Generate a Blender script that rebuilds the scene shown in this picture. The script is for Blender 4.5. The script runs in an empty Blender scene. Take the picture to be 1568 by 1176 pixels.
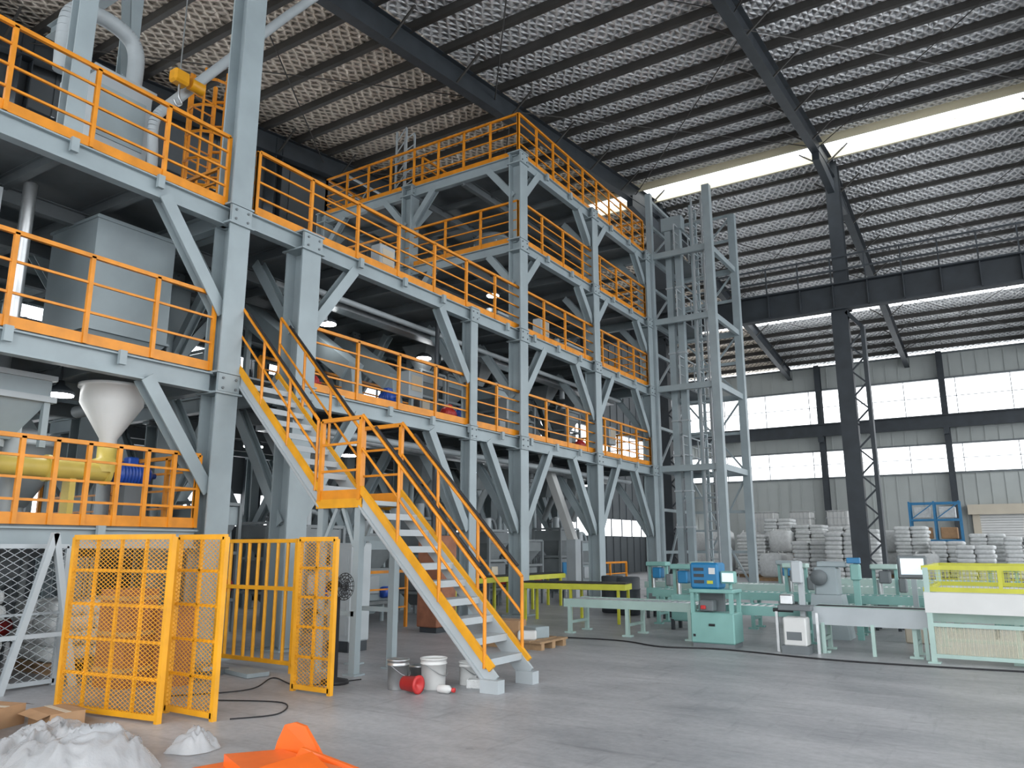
import bpy, math, random
from mathutils import Vector, Matrix, noise
random.seed(7)
V=Vector
XE=14
# ------------------------------------------------------------------ materials
def nmat(name,col,rough=.5,metal=0.,var=.12,scale=3.,bump=0.,bscale=20.,emis=0.,trans=0.,alpha=1.):
    m=bpy.data.materials.new(name); m.use_nodes=True
    nt=m.node_tree; N=nt.nodes; L=nt.links
    b=N['Principled BSDF']
    tc=N.new('ShaderNodeTexCoord')
    no=N.new('ShaderNodeTexNoise'); no.inputs['Scale'].default_value=scale; no.inputs['Detail'].default_value=5
    L.new(tc.outputs['Object'],no.inputs['Vector'])
    r=N.new('ShaderNodeValToRGB')
    r.color_ramp.elements[0].position=.3; r.color_ramp.elements[1].position=.7
    r.color_ramp.elements[0].color=(col[0]*(1-var),col[1]*(1-var),col[2]*(1-var),1)
    r.color_ramp.elements[1].color=(min(1,col[0]*(1+var)),min(1,col[1]*(1+var)),min(1,col[2]*(1+var)),1)
    L.new(no.outputs['Fac'],r.inputs['Fac']); L.new(r.outputs['Color'],b.inputs['Base Color'])
    b.inputs['Roughness'].default_value=rough; b.inputs['Metallic'].default_value=metal
    if emis>0:
        b.inputs['Emission Color'].default_value=(col[0],col[1],col[2],1); b.inputs['Emission Strength'].default_value=emis
    if trans>0: b.inputs['Transmission Weight'].default_value=trans
    if alpha<1: b.inputs['Alpha'].default_value=alpha
    if bump>0:
        n2=N.new('ShaderNodeTexNoise'); n2.inputs['Scale'].default_value=bscale; n2.inputs['Detail'].default_value=4
        L.new(tc.outputs['Object'],n2.inputs['Vector'])
        bp=N.new('ShaderNodeBump'); bp.inputs['Strength'].default_value=bump; bp.inputs['Distance'].default_value=.05
        L.new(n2.outputs['Fac'],bp.inputs['Height']); L.new(bp.outputs['Normal'],b.inputs['Normal'])
    return m
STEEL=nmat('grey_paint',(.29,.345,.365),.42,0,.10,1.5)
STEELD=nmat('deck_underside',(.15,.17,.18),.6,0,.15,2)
STEELM=nmat('mid_grey_paint',(.20,.225,.235),.5,0,.15,2)
DARK=nmat('dark_steel',(.032,.040,.048),.55,0,.2,2)
YEL=nmat('rail_yellow',(.68,.245,.010),.42,0,.16,4)
YEL2=nmat('stair_yellow',(.72,.33,.010),.42,0,.12,4)
CRY=nmat('pale_yellow_paint',(.66,.52,.12),.42,0,.08,4)
LTG=nmat('light_grey_paint',(.39,.43,.45),.4,0,.08,2)
WHITE=nmat('white_paint',(.62,.63,.62),.4,0,.04,3)
MINT=nmat('mint_paint',(.20,.40,.37),.4,0,.08,3)
MINTL=nmat('pale_mint_paint',(.38,.52,.48),.4,0,.07,3)
BLUE=nmat('motor_blue',(.02,.08,.4),.35,0,.1,5)
BLUEL=nmat('cabinet_blue',(.015,.17,.36),.4,0,.1,5)
RED=nmat('red_paint',(.5,.03,.03),.4,0,.1,5)
BLACK=nmat('black_rubber',(.015,.015,.017),.6,0,.2,8)
SILVER=nmat('galvanised',(.55,.57,.58),.3,.85,.12,6)
ORANGE=nmat('orange_paint',(.76,.13,.012),.35,0,.06,5)
CARD=nmat('cardboard',(.36,.22,.12),.8,0,.12,6)
WOOD=nmat('wood',(.34,.22,.12),.8,0,.2,8)
BRN=nmat('brown_board',(.25,.10,.055),.7,0,.2,6)
BAG=nmat('woven_bag',(.58,.60,.60),.75,0,.1,9,.3,30)
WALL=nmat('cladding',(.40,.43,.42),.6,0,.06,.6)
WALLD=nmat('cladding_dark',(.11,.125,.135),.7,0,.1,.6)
BEIGE=nmat('beige_paint',(.52,.47,.38),.6,0,.06,1)
CREAM=nmat('cream_flashing',(.75,.68,.48),.5,0,.06,1)
PURL=nmat('purlin_steel',(.055,.052,.048),.6,.1,.2,1)
YG=nmat('yellow_green',(.50,.50,.04),.45,0,.1,5)
LAMP=nmat('lamp_glow',(1,1,1),.5,0,0,1,emis=24)
SCREEN=nmat('screen',(.75,.85,.9),.3,0,.05,2,emis=.4)
PLAS=nmat('plastic_wrap',(.72,.74,.76),.16,0,.05,6,.15,60,trans=.35,alpha=.66)
POLY=nmat('polycarbonate',(.8,.78,.6),.2,0,.05,2,alpha=.3)

def foil(name,c1,c2,rough,met=.3):
    m=bpy.data.materials.new(name); m.use_nodes=True
    nt=m.node_tree; N=nt.nodes; L=nt.links; b=N['Principled BSDF']
    tc=N.new('ShaderNodeTexCoord')
    hs=[]
    for ang in (33,-33):
        mp=N.new('ShaderNodeMapping'); mp.inputs['Rotation'].default_value=(0,0,math.radians(ang))
        L.new(tc.outputs['Object'],mp.inputs['Vector'])
        w=N.new('ShaderNodeTexWave'); w.inputs['Scale'].default_value=1.3; w.inputs['Distortion'].default_value=3.0
        w.inputs['Detail'].default_value=2.5; w.inputs['Detail Scale'].default_value=1.8
        L.new(mp.outputs[0],w.inputs['Vector']); hs.append(w)
    a=N.new('ShaderNodeMath'); a.operation='MAXIMUM'
    L.new(hs[0].outputs['Fac'],a.inputs[0]); L.new(hs[1].outputs['Fac'],a.inputs[1])
    no=N.new('ShaderNodeTexNoise'); no.inputs['Scale'].default_value=4; no.inputs['Detail'].default_value=3
    L.new(tc.outputs['Object'],no.inputs['Vector'])
    ad=N.new('ShaderNodeMath'); ad.operation='ADD'; L.new(a.outputs[0],ad.inputs[0]); L.new(no.outputs['Fac'],ad.inputs[1])
    bp=N.new('ShaderNodeBump'); bp.inputs['Strength'].default_value=1; bp.inputs['Distance'].default_value=.10
    L.new(ad.outputs[0],bp.inputs['Height']); L.new(bp.outputs['Normal'],b.inputs['Normal'])
    r=N.new('ShaderNodeValToRGB'); r.color_ramp.elements[0].color=(*c1,1); r.color_ramp.elements[1].color=(*c2,1)  # sparkle of the crumpled foil painted into the base colour as pale crosshatch
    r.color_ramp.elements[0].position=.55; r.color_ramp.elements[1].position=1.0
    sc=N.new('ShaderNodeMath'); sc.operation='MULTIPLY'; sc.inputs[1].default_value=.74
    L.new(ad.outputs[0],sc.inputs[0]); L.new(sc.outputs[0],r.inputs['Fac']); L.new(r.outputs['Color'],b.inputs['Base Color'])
    b.inputs['Metallic'].default_value=met; b.inputs['Roughness'].default_value=rough
    return m
FOIL=foil('foil_insulation',(.54,.56,.58),(1,1,1),.26)
FOILB=foil('brown_reflection_foil',(.34,.28,.22),(1,.88,.75),.3)  # left bays: brownish reflection painted into the foil colour

def concrete():
    m=bpy.data.materials.new('concrete_floor'); m.use_nodes=True
    nt=m.node_tree; N=nt.nodes; L=nt.links; b=N['Principled BSDF']
    tc=N.new('ShaderNodeTexCoord')
    def ntex(scale,detail,sv,rot,rough=.65):
        n1=N.new('ShaderNodeTexNoise'); n1.inputs['Scale'].default_value=scale; n1.inputs['Detail'].default_value=detail; n1.inputs['Roughness'].default_value=rough
        mp=N.new('ShaderNodeMapping'); mp.inputs['Scale'].default_value=sv; mp.inputs['Rotation'].default_value=(0,0,rot)
        L.new(tc.outputs['Object'],mp.inputs['Vector']); L.new(mp.outputs[0],n1.inputs['Vector']); return n1
    n1=ntex(.4,9,(1,2.2,1),.5,.7)
    r=N.new('ShaderNodeValToRGB'); e=r.color_ramp.elements
    e[0].position=.36; e[0].color=(.26,.27,.285,1); e[1].position=.64; e[1].color=(.44,.445,.46,1)
    L.new(n1.outputs['Fac'],r.inputs['Fac'])
    def mul(a,n,p0,p1,c,fac):
        mx=N.new('ShaderNodeMix'); mx.data_type='RGBA'; mx.blend_type='MULTIPLY'; mx.inputs['Factor'].default_value=fac
        r2=N.new('ShaderNodeValToRGB'); r2.color_ramp.elements[0].position=p0;r2.color_ramp.elements[1].position=p1
        r2.color_ramp.elements[0].color=(c,c,c,1); L.new(n.outputs['Fac'],r2.inputs['Fac'])
        L.new(a,mx.inputs[6]); L.new(r2.outputs['Color'],mx.inputs[7]); return mx.outputs[2]
    n2=ntex(14,6,(1,1,1),0); n3=ntex(1.1,7,(.5,5,1),.35); n4=ntex(1.3,7,(5,.6,1),.2); n5=ntex(2.2,4,(1,1,1),1.2)
    c=mul(r.outputs['Color'],n2,.35,.6,.7,.5); c=mul(c,n3,.34,.44,.68,.6); c=mul(c,n4,.33,.42,.7,.55); c=mul(c,n5,.27,.34,.55,.6)
    L.new(c,b.inputs['Base Color'])
    b.inputs['Roughness'].default_value=.42
    bp=N.new('ShaderNodeBump'); bp.inputs['Strength'].default_value=.15; bp.inputs['Distance'].default_value=.01
    L.new(n2.outputs['Fac'],bp.inputs['Height']); L.new(bp.outputs['Normal'],b.inputs['Normal'])
    return m
CONC=concrete()

# ------------------------------------------------------------------ mesh builder
class MB:
    def __init__(s,name): s.n=name; s.v=[]; s.f=[]; s.mi=[]; s.ms=[]; s.sm=[]
    def m(s,mat):
        if mat not in s.ms: s.ms.append(mat)
        return s.ms.index(mat)
    def add(s,vs,fs,mat,smooth=False):
        o=len(s.v); k=s.m(mat); s.v+= [tuple(x) for x in vs]
        for f in fs: s.f.append([i+o for i in f]); s.mi.append(k); s.sm.append(smooth)
    def frame(s,p,q,up):
        d=(q-p).normalized(); up=V(up)
        if abs(d.dot(up))>.999: up=V((0,1,0)) if abs(d.y)<.9 else V((1,0,0))
        a=d.cross(up).normalized(); b=a.cross(d).normalized(); return a,b
    def beam(s,p,q,w,h,mat,up=(0,0,1),oa=0,ob=0):
        p=V(p);q=V(q); a,b=s.frame(p,q,up); vs=[]
        for c in (p,q):
            for i,j in ((-1,-1),(1,-1),(1,1),(-1,1)): vs.append(c+a*(oa+i*w/2)+b*(ob+j*h/2))
        s.add(vs,[(0,1,2,3),(7,6,5,4),(0,4,5,1),(1,5,6,2),(2,6,7,3),(3,7,4,0)],mat)
    def ib(s,p,q,w,h,mat,up=(0,0,1),t=.022):
        s.beam(p,q,w,t,mat,up,0,h/2-t/2); s.beam(p,q,w,t,mat,up,0,-h/2+t/2); s.beam(p,q,t,h-2*t,mat,up)
    def box(s,a,b,mat):
        x0,y0,z0=a;x1,y1,z1=b
        vs=[(x0,y0,z0),(x1,y0,z0),(x1,y1,z0),(x0,y1,z0),(x0,y0,z1),(x1,y0,z1),(x1,y1,z1),(x0,y1,z1)]
        s.add(vs,[(3,2,1,0),(4,5,6,7),(0,1,5,4),(1,2,6,5),(2,3,7,6),(3,0,4,7)],mat)
    def cb(s,c,sz,mat,rz=0,bev=0):
        x,y,z=[k/2 for k in sz]; R=Matrix.Rotation(rz,3,'Z'); c=V(c)
        if bev<=0:
            vs=[c+R@V((i*x,j*y,k*z)) for k in(-1,1) for i,j in((-1,-1),(1,-1),(1,1),(-1,1))]
            s.add(vs,[(3,2,1,0),(4,5,6,7),(0,1,5,4),(1,2,6,5),(2,3,7,6),(3,0,4,7)],mat)
        else:
            e=bev; ring=[(-x+e,-y),(x-e,-y),(x,-y+e),(x,y-e),(x-e,y),(-x+e,y),(-x,y-e),(-x,-y+e)]
            inn=[(-x+e,-y+e),(x-e,-y+e),(x-e,-y+e),(x-e,y-e),(x-e,y-e),(-x+e,y-e),(-x+e,y-e),(-x+e,-y+e)]
            vs=[c+R@V((a,b,-z)) for a,b in inn]+[c+R@V((a,b,-z+e)) for a,b in ring]+[c+R@V((a,b,z-e)) for a,b in ring]+[c+R@V((a,b,z)) for a,b in inn]
            fs=[]
            for l in range(3):
                for i in range(8): j=(i+1)%8; fs.append((l*8+i,l*8+j,l*8+8+j,l*8+8+i))
            fs.append(tuple(range(24,32))); fs.append(tuple(reversed(range(8))))
            s.add(vs,fs,mat)
    def tube(s,p,q,r,mat,n=8,r2=None,caps=True):
        p=V(p);q=V(q);a,b=s.frame(p,q,(0,0,1)); r2=r if r2 is None else r2; vs=[]
        for c,rr in((p,r),(q,r2)):
            for i in range(n): t=2*math.pi*i/n; vs.append(c+a*math.cos(t)*rr+b*math.sin(t)*rr)
        s.add(vs,[(i,(i+1)%n,n+(i+1)%n,n+i) for i in range(n)],mat,n>5)
        if caps: s.add(vs,[tuple(reversed(range(n))),tuple(range(n,2*n))],mat)
    def path(s,pts,r,mat,n=8):
        for i in range(len(pts)-1): s.tube(pts[i],pts[i+1],r,mat,n)
    def curve(s,pts,r,mat,n=8,seg=8):
        P=[V(p) for p in pts]; P=[P[0]]+P+[P[-1]]; out=[]
        for i in range(1,len(P)-2):
            for k in range(seg):
                t=k/seg; a,b,c,d=P[i-1],P[i],P[i+1],P[i+2]
                out.append(.5*((2*b)+(c-a)*t+(2*a-5*b+4*c-d)*t*t+(3*b-a-3*c+d)*t**3))
        out.append(P[-2]); s.path(out,r,mat,n)
    def lathe(s,c,prof,mat,n=20,axis='Z'):
        c=V(c); vs=[]
        for r,z in prof:
            for i in range(n):
                t=2*math.pi*i/n
                l=V((r*math.cos(t),r*math.sin(t),z))
                if axis=='X': l=V((l.z,l.x,l.y))
                if axis=='Y': l=V((l.x,l.z,l.y))
                vs.append(c+l)
        fs=[]
        for k in range(len(prof)-1):
            for i in range(n): j=(i+1)%n; fs.append((k*n+i,k*n+j,k*n+n+j,k*n+n+i))
        s.add(vs,fs,mat,True)
    def frustum(s,c,a,b,h,mat,off=(0,0)):
        x,y,z=c; vs=[]
        for (w,d),zz,o in((b,z,off),(a,z+h,(0,0))):
            for i,j in((-1,-1),(1,-1),(1,1),(-1,1)): vs.append((x+o[0]+i*w/2,y+o[1]+j*d/2,zz))
        s.add(vs,[(3,2,1,0),(4,5,6,7),(0,1,5,4),(1,2,6,5),(2,3,7,6),(3,0,4,7)],mat)
    def done(s,parent=None):
        me=bpy.data.meshes.new(s.n); me.from_pydata(s.v,[],s.f)
        for m in s.ms: me.materials.append(m)
        me.polygons.foreach_set('material_index',s.mi); me.polygons.foreach_set('use_smooth',s.sm); me.update()
        o=bpy.data.objects.new(s.n,me); bpy.context.collection.objects.link(o)
        if parent: o.parent=parent
        return o

# ------------------------------------------------------------------ room shell
b=MB('floor'); b.box((-20.3,-30,-.2),(45,70,0),CONC); b.done()

def roofz(y):
    return 17.3+.117*(y-31.4) if y<31.4 else 17.3-.13*(y-31.4)
b=MB('ceiling')
xs=[-20.2,-19.6,-12.1,-4.6,2.9,10.4,XE]
def sheet(x0,x1,y0,y1,mat):
    z0=roofz(y0);z1=roofz(y1)
    vs=[(x0,y0,z0),(x1,y0,z0),(x1,y1,z1),(x0,y1,z1),(x0,y0,z0+.1),(x1,y0,z0+.1),(x1,y1,z1+.1),(x0,y1,z1+.1)]
    b.add(vs,[(3,2,1,0),(4,5,6,7),(0,1,5,4),(1,2,6,5),(2,3,7,6),(3,0,4,7)],mat)
YR0=-5
for i in range(len(xs)-1):
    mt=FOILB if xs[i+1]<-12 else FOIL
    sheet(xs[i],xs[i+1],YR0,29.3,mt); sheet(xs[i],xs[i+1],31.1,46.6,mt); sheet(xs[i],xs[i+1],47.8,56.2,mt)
b.done()
b=MB('roof_purlins')
y=YR0+.3
while y<56:
    if not(29.2<y<31.2 or 46.6<y<47.9):
        z=roofz(y)
        b.beam((-20.1,y,z-.11),(XE,y,z-.11),.03,.22,PURL); b.beam((-20.1,y+.06,z-.22),(XE,y+.06,z-.22),.14,.02,PURL)
    y+=1.42
for yy in (29.25,31.15):
    z=roofz(yy); b.beam((-20.1,yy,z-.12),(XE,yy,z-.12),.12,.34,CREAM)
b.done()
b=MB('roof_rafters')
for x in xs[1:-1]:
    pts=[YR0,8,20,31.2]
    for i in range(3):
        y0,y1=pts[i],pts[i+1]; b.ib((x,y0,roofz(y0)-.58),(x,y1,roofz(y1)-.58),.3,.72,DARK)
    b.ib((x,31.2,roofz(31.2)-.58),(x,56,roofz(56)-.58),.3,.72,DARK)
    b.beam((x,28.3,roofz(28.3)-1.0),(x,31.2,roofz(31.2)-1.5),.26,.5,DARK)
    b.beam((x,34.3,roofz(34.3)-.9),(x,31.6,roofz(31.4)-1.5),.26,.5,DARK)
    y=YR0+1
    while y<55:
        for sx in(-1,1): b.beam((x+sx*.1,y,roofz(y)-.85),(x+sx*.9,y,roofz(y)-.2),.05,.05,PURL)
        y+=2.84
for i in range(1,len(xs)-2):
    for y0 in (8,19,33,44):
        y1=y0+10
        b.tube((xs[i],y0,roofz(y0)-.5),(xs[i+1],y1,roofz(y1)-.5),.02,PURL,4); b.tube((xs[i+1],y0,roofz(y0)-.5),(xs[i],y1,roofz(y1)-.5),.02,PURL,4)
b.done()

YF=56
b=MB('wall_far')
for z0,z1 in[(0,6.2),(7.95,9.9),(12.2,13.95)]:
    b.box((-20.2,YF,z0),(XE,YF+.2,z1),WALL)
    n=int((XE+20.2)/.75)
    for i in range(n+1): b.box((-20.2+i*.75,YF-.045,z0),(-20.2+i*.75+.07,YF,z1),WALL)
    b.box((-20.2,YF-.1,z1-.12),(XE,YF,z1),STEELD); b.box((-20.2,YF-.1,z0),(XE,YF,z0+.1),STEELD)
b.done()
for k,(z0,z1) in enumerate([(6.2,7.95),(9.9,12.2)]):
    b=MB('window_%d'%(k+1)); x=-20
    while x<XE:
        b.box((x,YF+.05,z0),(x+.05,YF+.12,z1),LTG); x+=3
    b.box((-20,YF+.05,(z0+z1)/2-.02),(XE,YF+.12,(z0+z1)/2+.02),LTG); b.done()
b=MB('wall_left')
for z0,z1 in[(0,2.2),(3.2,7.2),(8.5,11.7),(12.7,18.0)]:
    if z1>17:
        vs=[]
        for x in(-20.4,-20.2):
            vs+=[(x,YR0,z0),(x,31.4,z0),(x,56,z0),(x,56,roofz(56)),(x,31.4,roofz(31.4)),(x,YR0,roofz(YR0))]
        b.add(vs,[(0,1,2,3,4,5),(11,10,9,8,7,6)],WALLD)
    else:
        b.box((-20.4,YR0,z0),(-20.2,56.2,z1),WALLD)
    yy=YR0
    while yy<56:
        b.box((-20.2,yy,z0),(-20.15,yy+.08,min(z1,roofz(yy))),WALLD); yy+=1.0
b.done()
b=MB('window_3')
for z0,z1 in((2.2,3.2),(7.2,8.5),(11.7,12.7)):
    yy=YR0
    while yy<56: b.box((-20.33,yy,z0),(-20.27,yy+.06,z1),DARK); yy+=1.5
b.done()
b=MB('portal_frame_posts')
for x in(-17.7,-10.2,-2.7,4.8,12.3):
    b.ib((x,YF-.36,0),(x,YF-.36,13.9),.35,.5,DARK,(0,1,0))
for yy in(0,8,16,24,32,40,48):
    b.ib((-19.8,yy,0),(-19.8,yy,roofz(yy)-.3),.5,.3,DARK,(0,1,0))
b.done()
b=MB('crane_girder')
b.box((-19.5,YF-1.0,8.9),(XE,YF-.75,9.7),DARK); b.box((-19.5,YF-1.15,9.66),(XE,YF-.65,9.74),DARK)
for x in(-17.7,-10.2,-2.7,4.8,12.3): b.box((x-.15,YF-1.1,8.5),(x+.15,YF-.62,8.9),DARK)
b.done()
b=MB('crane_runway_beam')
b.beam((-19.9,31.4,11.2),(XE,31.4,11.2),.04,1.0,DARK); b.box((-19.9,31.1,11.68),(XE,32.1,11.74),DARK); b.box((-19.9,31.2,10.68),(XE,31.6,10.74),DARK)
x=-19.9
while x<XE:
    b.box((x,31.2,10.7),(x+.04,31.4,11.7),DARK); b.beam((x,31.15,11.7),(x,31.15,12.85),.05,.05,DARK); x+=1.25
for z in(12.25,12.8): b.beam((-19.9,31.15,z),(XE,31.15,z),.07,.07,DARK)
b.beam((-19.9,32,11.5),(XE,32,11.5),.1,.5,DARK)
b.done()
for x in(-19.3,-12.1,-4.6,2.9,10.4):
    b=MB('hall_column')
    b.ib((x,31.7,10.7),(x,31.7,17.0),.5,.55,DARK,(0,1,0),.03)
    b.beam((x-.15,31.6,0),(x-.15,31.6,10.7),.6,.4,DARK,(0,1,0))
    b.beam((x+.62,31.6,0),(x+.62,31.6,9.9),.14,.4,DARK,(0,1,0))
    b.beam((x+.62,31.6,9.9),(x+.1,31.6,10.6),.14,.4,DARK,(0,1,0))
    z=.2;k=0
    while z<9.6:
        xa,xb=(x+.1,x+.6) if k%2==0 else(x+.6,x+.1)
        b.beam((xa,31.45,z),(xb,31.45,z+.5),.06,.06,DARK); z+=.5;k+=1
    b.box((x-.5,31.2,0),(x+.8,32,.08),DARK)
    b.done()
b=MB('door_1')
b.box((-1.9,YF-.3,0),(-1.5,YF-.12,3.7),BEIGE); b.box((3.2,YF-.3,0),(3.6,YF-.12,3.7),BEIGE); b.box((-2.1,YF-.6,3.5),(3.8,YF-.12,4.1),BEIGE)
z=0
while z<3.5: b.box((-1.5,YF-.2,z),(3.2,YF-.12,z+.13),WHITE); z+=.15
b.done()

# ------------------------------------------------------------------ railing
def rail(b,p,q,h=1.12,step=1.15,mat=YEL,mids=3,toe=True,r=.045,end=True):
    p=V(p);q=V(q);L=(q-p).length;n=max(1,round(L/step)); up=V((0,0,1))
    for i in range(n+1):
        if i==n and not end: break
        c=p+(q-p)*(i/n); b.beam(c,c+up*h,r+.01,r+.01,mat,(1,0,0))
    b.beam(p+up*h,q+up*h,r+.01,r+.01,mat)
    for k in range(mids):
        zz=h*(k+1)/(mids+1)+.03; b.beam(p+up*zz,q+up*zz,r*.7,r*.7,mat)
    if toe: b.beam(p+up*.07,q+up*.07,.012,.14,mat)

ZL=dict(L0=1.86,L1=4.25,L2=6.98,L3=9.4,L4=11.85)
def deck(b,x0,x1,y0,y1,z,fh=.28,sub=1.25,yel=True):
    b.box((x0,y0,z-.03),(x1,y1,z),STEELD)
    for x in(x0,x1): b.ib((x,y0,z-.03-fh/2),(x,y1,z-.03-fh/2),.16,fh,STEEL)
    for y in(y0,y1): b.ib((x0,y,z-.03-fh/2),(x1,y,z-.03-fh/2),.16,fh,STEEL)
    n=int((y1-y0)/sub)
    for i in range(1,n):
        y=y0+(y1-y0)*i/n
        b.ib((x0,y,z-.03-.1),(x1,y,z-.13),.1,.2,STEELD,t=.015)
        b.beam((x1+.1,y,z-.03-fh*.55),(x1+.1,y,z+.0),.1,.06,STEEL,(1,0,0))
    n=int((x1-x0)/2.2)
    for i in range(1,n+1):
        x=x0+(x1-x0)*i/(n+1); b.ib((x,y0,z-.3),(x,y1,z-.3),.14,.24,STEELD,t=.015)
def col(b,x,y,z0,z1,w=.34,mat=STEEL):
    b.ib((x,y,z0),(x,y,z1),w,w,mat,(1,0,0),.03)
    if z0<.1: b.box((x-w*.8,y-w*.8,0),(x+w*.8,y+w*.8,.03),mat)
def node(b,x,y,z,w=.34):
    b.box((x-w*.62,y-w*.62,z-.34),(x+w*.62,y+w*.62,z-.31),STEEL); b.box((x-w*.58,y-w*.58,z-.02),(x+w*.58,y+w*.58,z+.01),STEEL)
    b.box((x+w*.5,y-w*.5,z-.3),(x+w*.56,y+w*.5,z-.03),STEEL)
    for sy in(-.3,.3):
        for zz in(-.25,-.1): b.tube((x+w*.55,y+w*sy,z+zz),(x+w*.62,y+w*sy,z+zz),.02,STEELD,6)
def brace(b,x,y,z,s,run=1.15,drop=1.5,w=.2):
    b.ib((x,y+s*.12,z-.3-drop),(x,y+s*(run+.1),z-.28),w,w,STEEL,(1,0,0),.02)
def bracex(b,x,y,z,s,run=1.1,drop=1.4,w=.18):
    b.ib((x+s*.12,y,z-.3-drop),(x+s*(run+.1),y,z-.28),w,w,STEEL,(0,1,0),.02)

XF,XM,XB=-10,-13.7,-17.2
b=MB('steel_platform_tower')
ys=[8.85,13.9,16.0,20.2,24.4]
deck(b,XB,XF,7.6,24.4,ZL['L2']); deck(b,XB,XF,8.5,24.4,ZL['L1'])
b.box((-12,7.55,ZL['L1']-.03),(-10,8.5,ZL['L1']),STEELD)
deck(b,XB,XF,16,24.4,ZL['L3'],.26); deck(b,XB,XF,16,24.4,ZL['L4'],.3)
for x in(XF,XM,XB):
    for y in ys:
        top=ZL['L4'] if y>=16 else ZL['L2']
        w=.42 if y<9 else(.26 if y<14 else .36)
        col(b,x,y,0,top,w)
        lv=['L1','L2']+(['L3','L4'] if y>=16 else [])
        for l in lv:
            z=ZL[l]; node(b,x,y,z,w)
            big=(l=='L1')
            rr,dd=(1.35,2.0) if big else (1.1,1.45)
            if l in('L4','L3'): rr,dd=.8,.9
            if y!=13.9 or x!=XF:
                if y<24: brace(b,x,y,z,1,rr,dd)
            if y>9 and y!=16 or(y==16 and l in('L1',)): brace(b,x,y,z,-1,rr,dd)
            if x<XF+.1 and x>XB: bracex(b,x,y,z,-1,rr,dd)
            if x<XF: bracex(b,x,y,z,1,rr,dd)
b.done()
b=MB('safety_railing')
o=.02
rail(b,(XF+o,7.75,ZL['L2']),(XF+o,24.4,ZL['L2']))
rail(b,(XF+o,9.1,ZL['L1']),(XF+o,24.4,ZL['L1']))
rail(b,(XF+o,16,ZL['L3']),(XF+o,24.4,ZL['L3']))
rail(b,(XF+o,16,ZL['L4']),(XF+o,24.4,ZL['L4']),1.2,.95)
rail(b,(XB,16,ZL['L4']),(XF,16,ZL['L4']),1.2,.95)
rail(b,(XB,24.4,ZL['L4']),(XF,24.4,ZL['L4']),1.2)
rail(b,(XB,16,ZL['L4']),(XB,24.4,ZL['L4']),1.2)
rail(b,(XB,16,ZL['L3']),(XF,16,ZL['L3']))
rail(b,(XB,7.75,ZL['L2']),(XF,7.75,ZL['L2']),step=1.0)
rail(b,(XB,24.4,ZL['L2']),(XF,24.4,ZL['L2'])); rail(b,(XB,24.4,ZL['L1']),(XF,24.4,ZL['L1']),mat=YEL)
rail(b,(XB,24.4,ZL['L3']),(XF,24.4,ZL['L3']))
rail(b,(-13.7,12.0,ZL['L2']),(-13.7,15.8,ZL['L2'])); rail(b,(-12.4,9.0,ZL['L2']),(-12.4,13.0,ZL['L2']))
rail(b,(-13.7,16.5,ZL['L4']),(-13.7,24,ZL['L4']),1.2); rail(b,(-12.4,10,ZL['L1']),(-12.4,15,ZL['L1']),1.1)
b.done()

b=MB('steel_platform_wing')
Y0,Y1=-1.5,7.35
deck(b,-17.2,XF,Y0,7.25,ZL['L2']-.08,.3); deck(b,-17.2,XF,Y0,7.15,ZL['L1']-.05,.3); deck(b,-14.5,XF,Y0,7.1,ZL['L0'],.26)
col(b,XF,Y1,0,13.2,.38)
for x in(XM,XB):
    col(b,x,Y1,0,ZL['L2']); col(b,x,3.2,0,ZL['L2'])
col(b,XF,-1,0,13,.36); col(b,XF-.1,4.75,ZL['L2']-.08,13.3,.24)
col(b,XM,Y1,ZL['L2'],13.3,.26); col(b,XM,4.0,ZL['L2'],13.1,.26)
for l in('L1','L2'):
    z=ZL[l]-.06
    brace(b,XF,Y1,z,-1,1.15,1.5,.2); node(b,XF,Y1,z,.38); bracex(b,XF,Y1,z,-1,1.1,1.4); bracex(b,XM,Y1,z,1); brace(b,XM,Y1,z,-1); brace(b,XM,3.2,z,1); brace(b,XM,3.2,z,-1)
b.ib((XF,Y0,12.9),(XF,Y1,12.9),.2,.3,STEEL); b.ib((-17,Y1,12.9),(XF,Y1,12.9),.2,.3,STEEL); b.ib((XF,Y1-2.4,12.8),(XM,Y1,10.6),.15,.2,STEEL)
b.done()
b=MB('safety_railing')
rail(b,(XF+.03,Y0,ZL['L2']-.08),(XF+.03,7.15,ZL['L2']-.08),1.18,1.1)
rail(b,(XF+.03,Y0,ZL['L1']-.05),(XF+.03,7.12,ZL['L1']-.05),1.2,1.0,mids=2)
rail(b,(XF+.03,Y0,ZL['L0']),(XF+.03,7.08,ZL['L0']),1.05,.4,mids=3)
rail(b,(-14.4,7.08,ZL['L0']),(XF,7.08,ZL['L0']),1.05,.7)
b.done()

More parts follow.
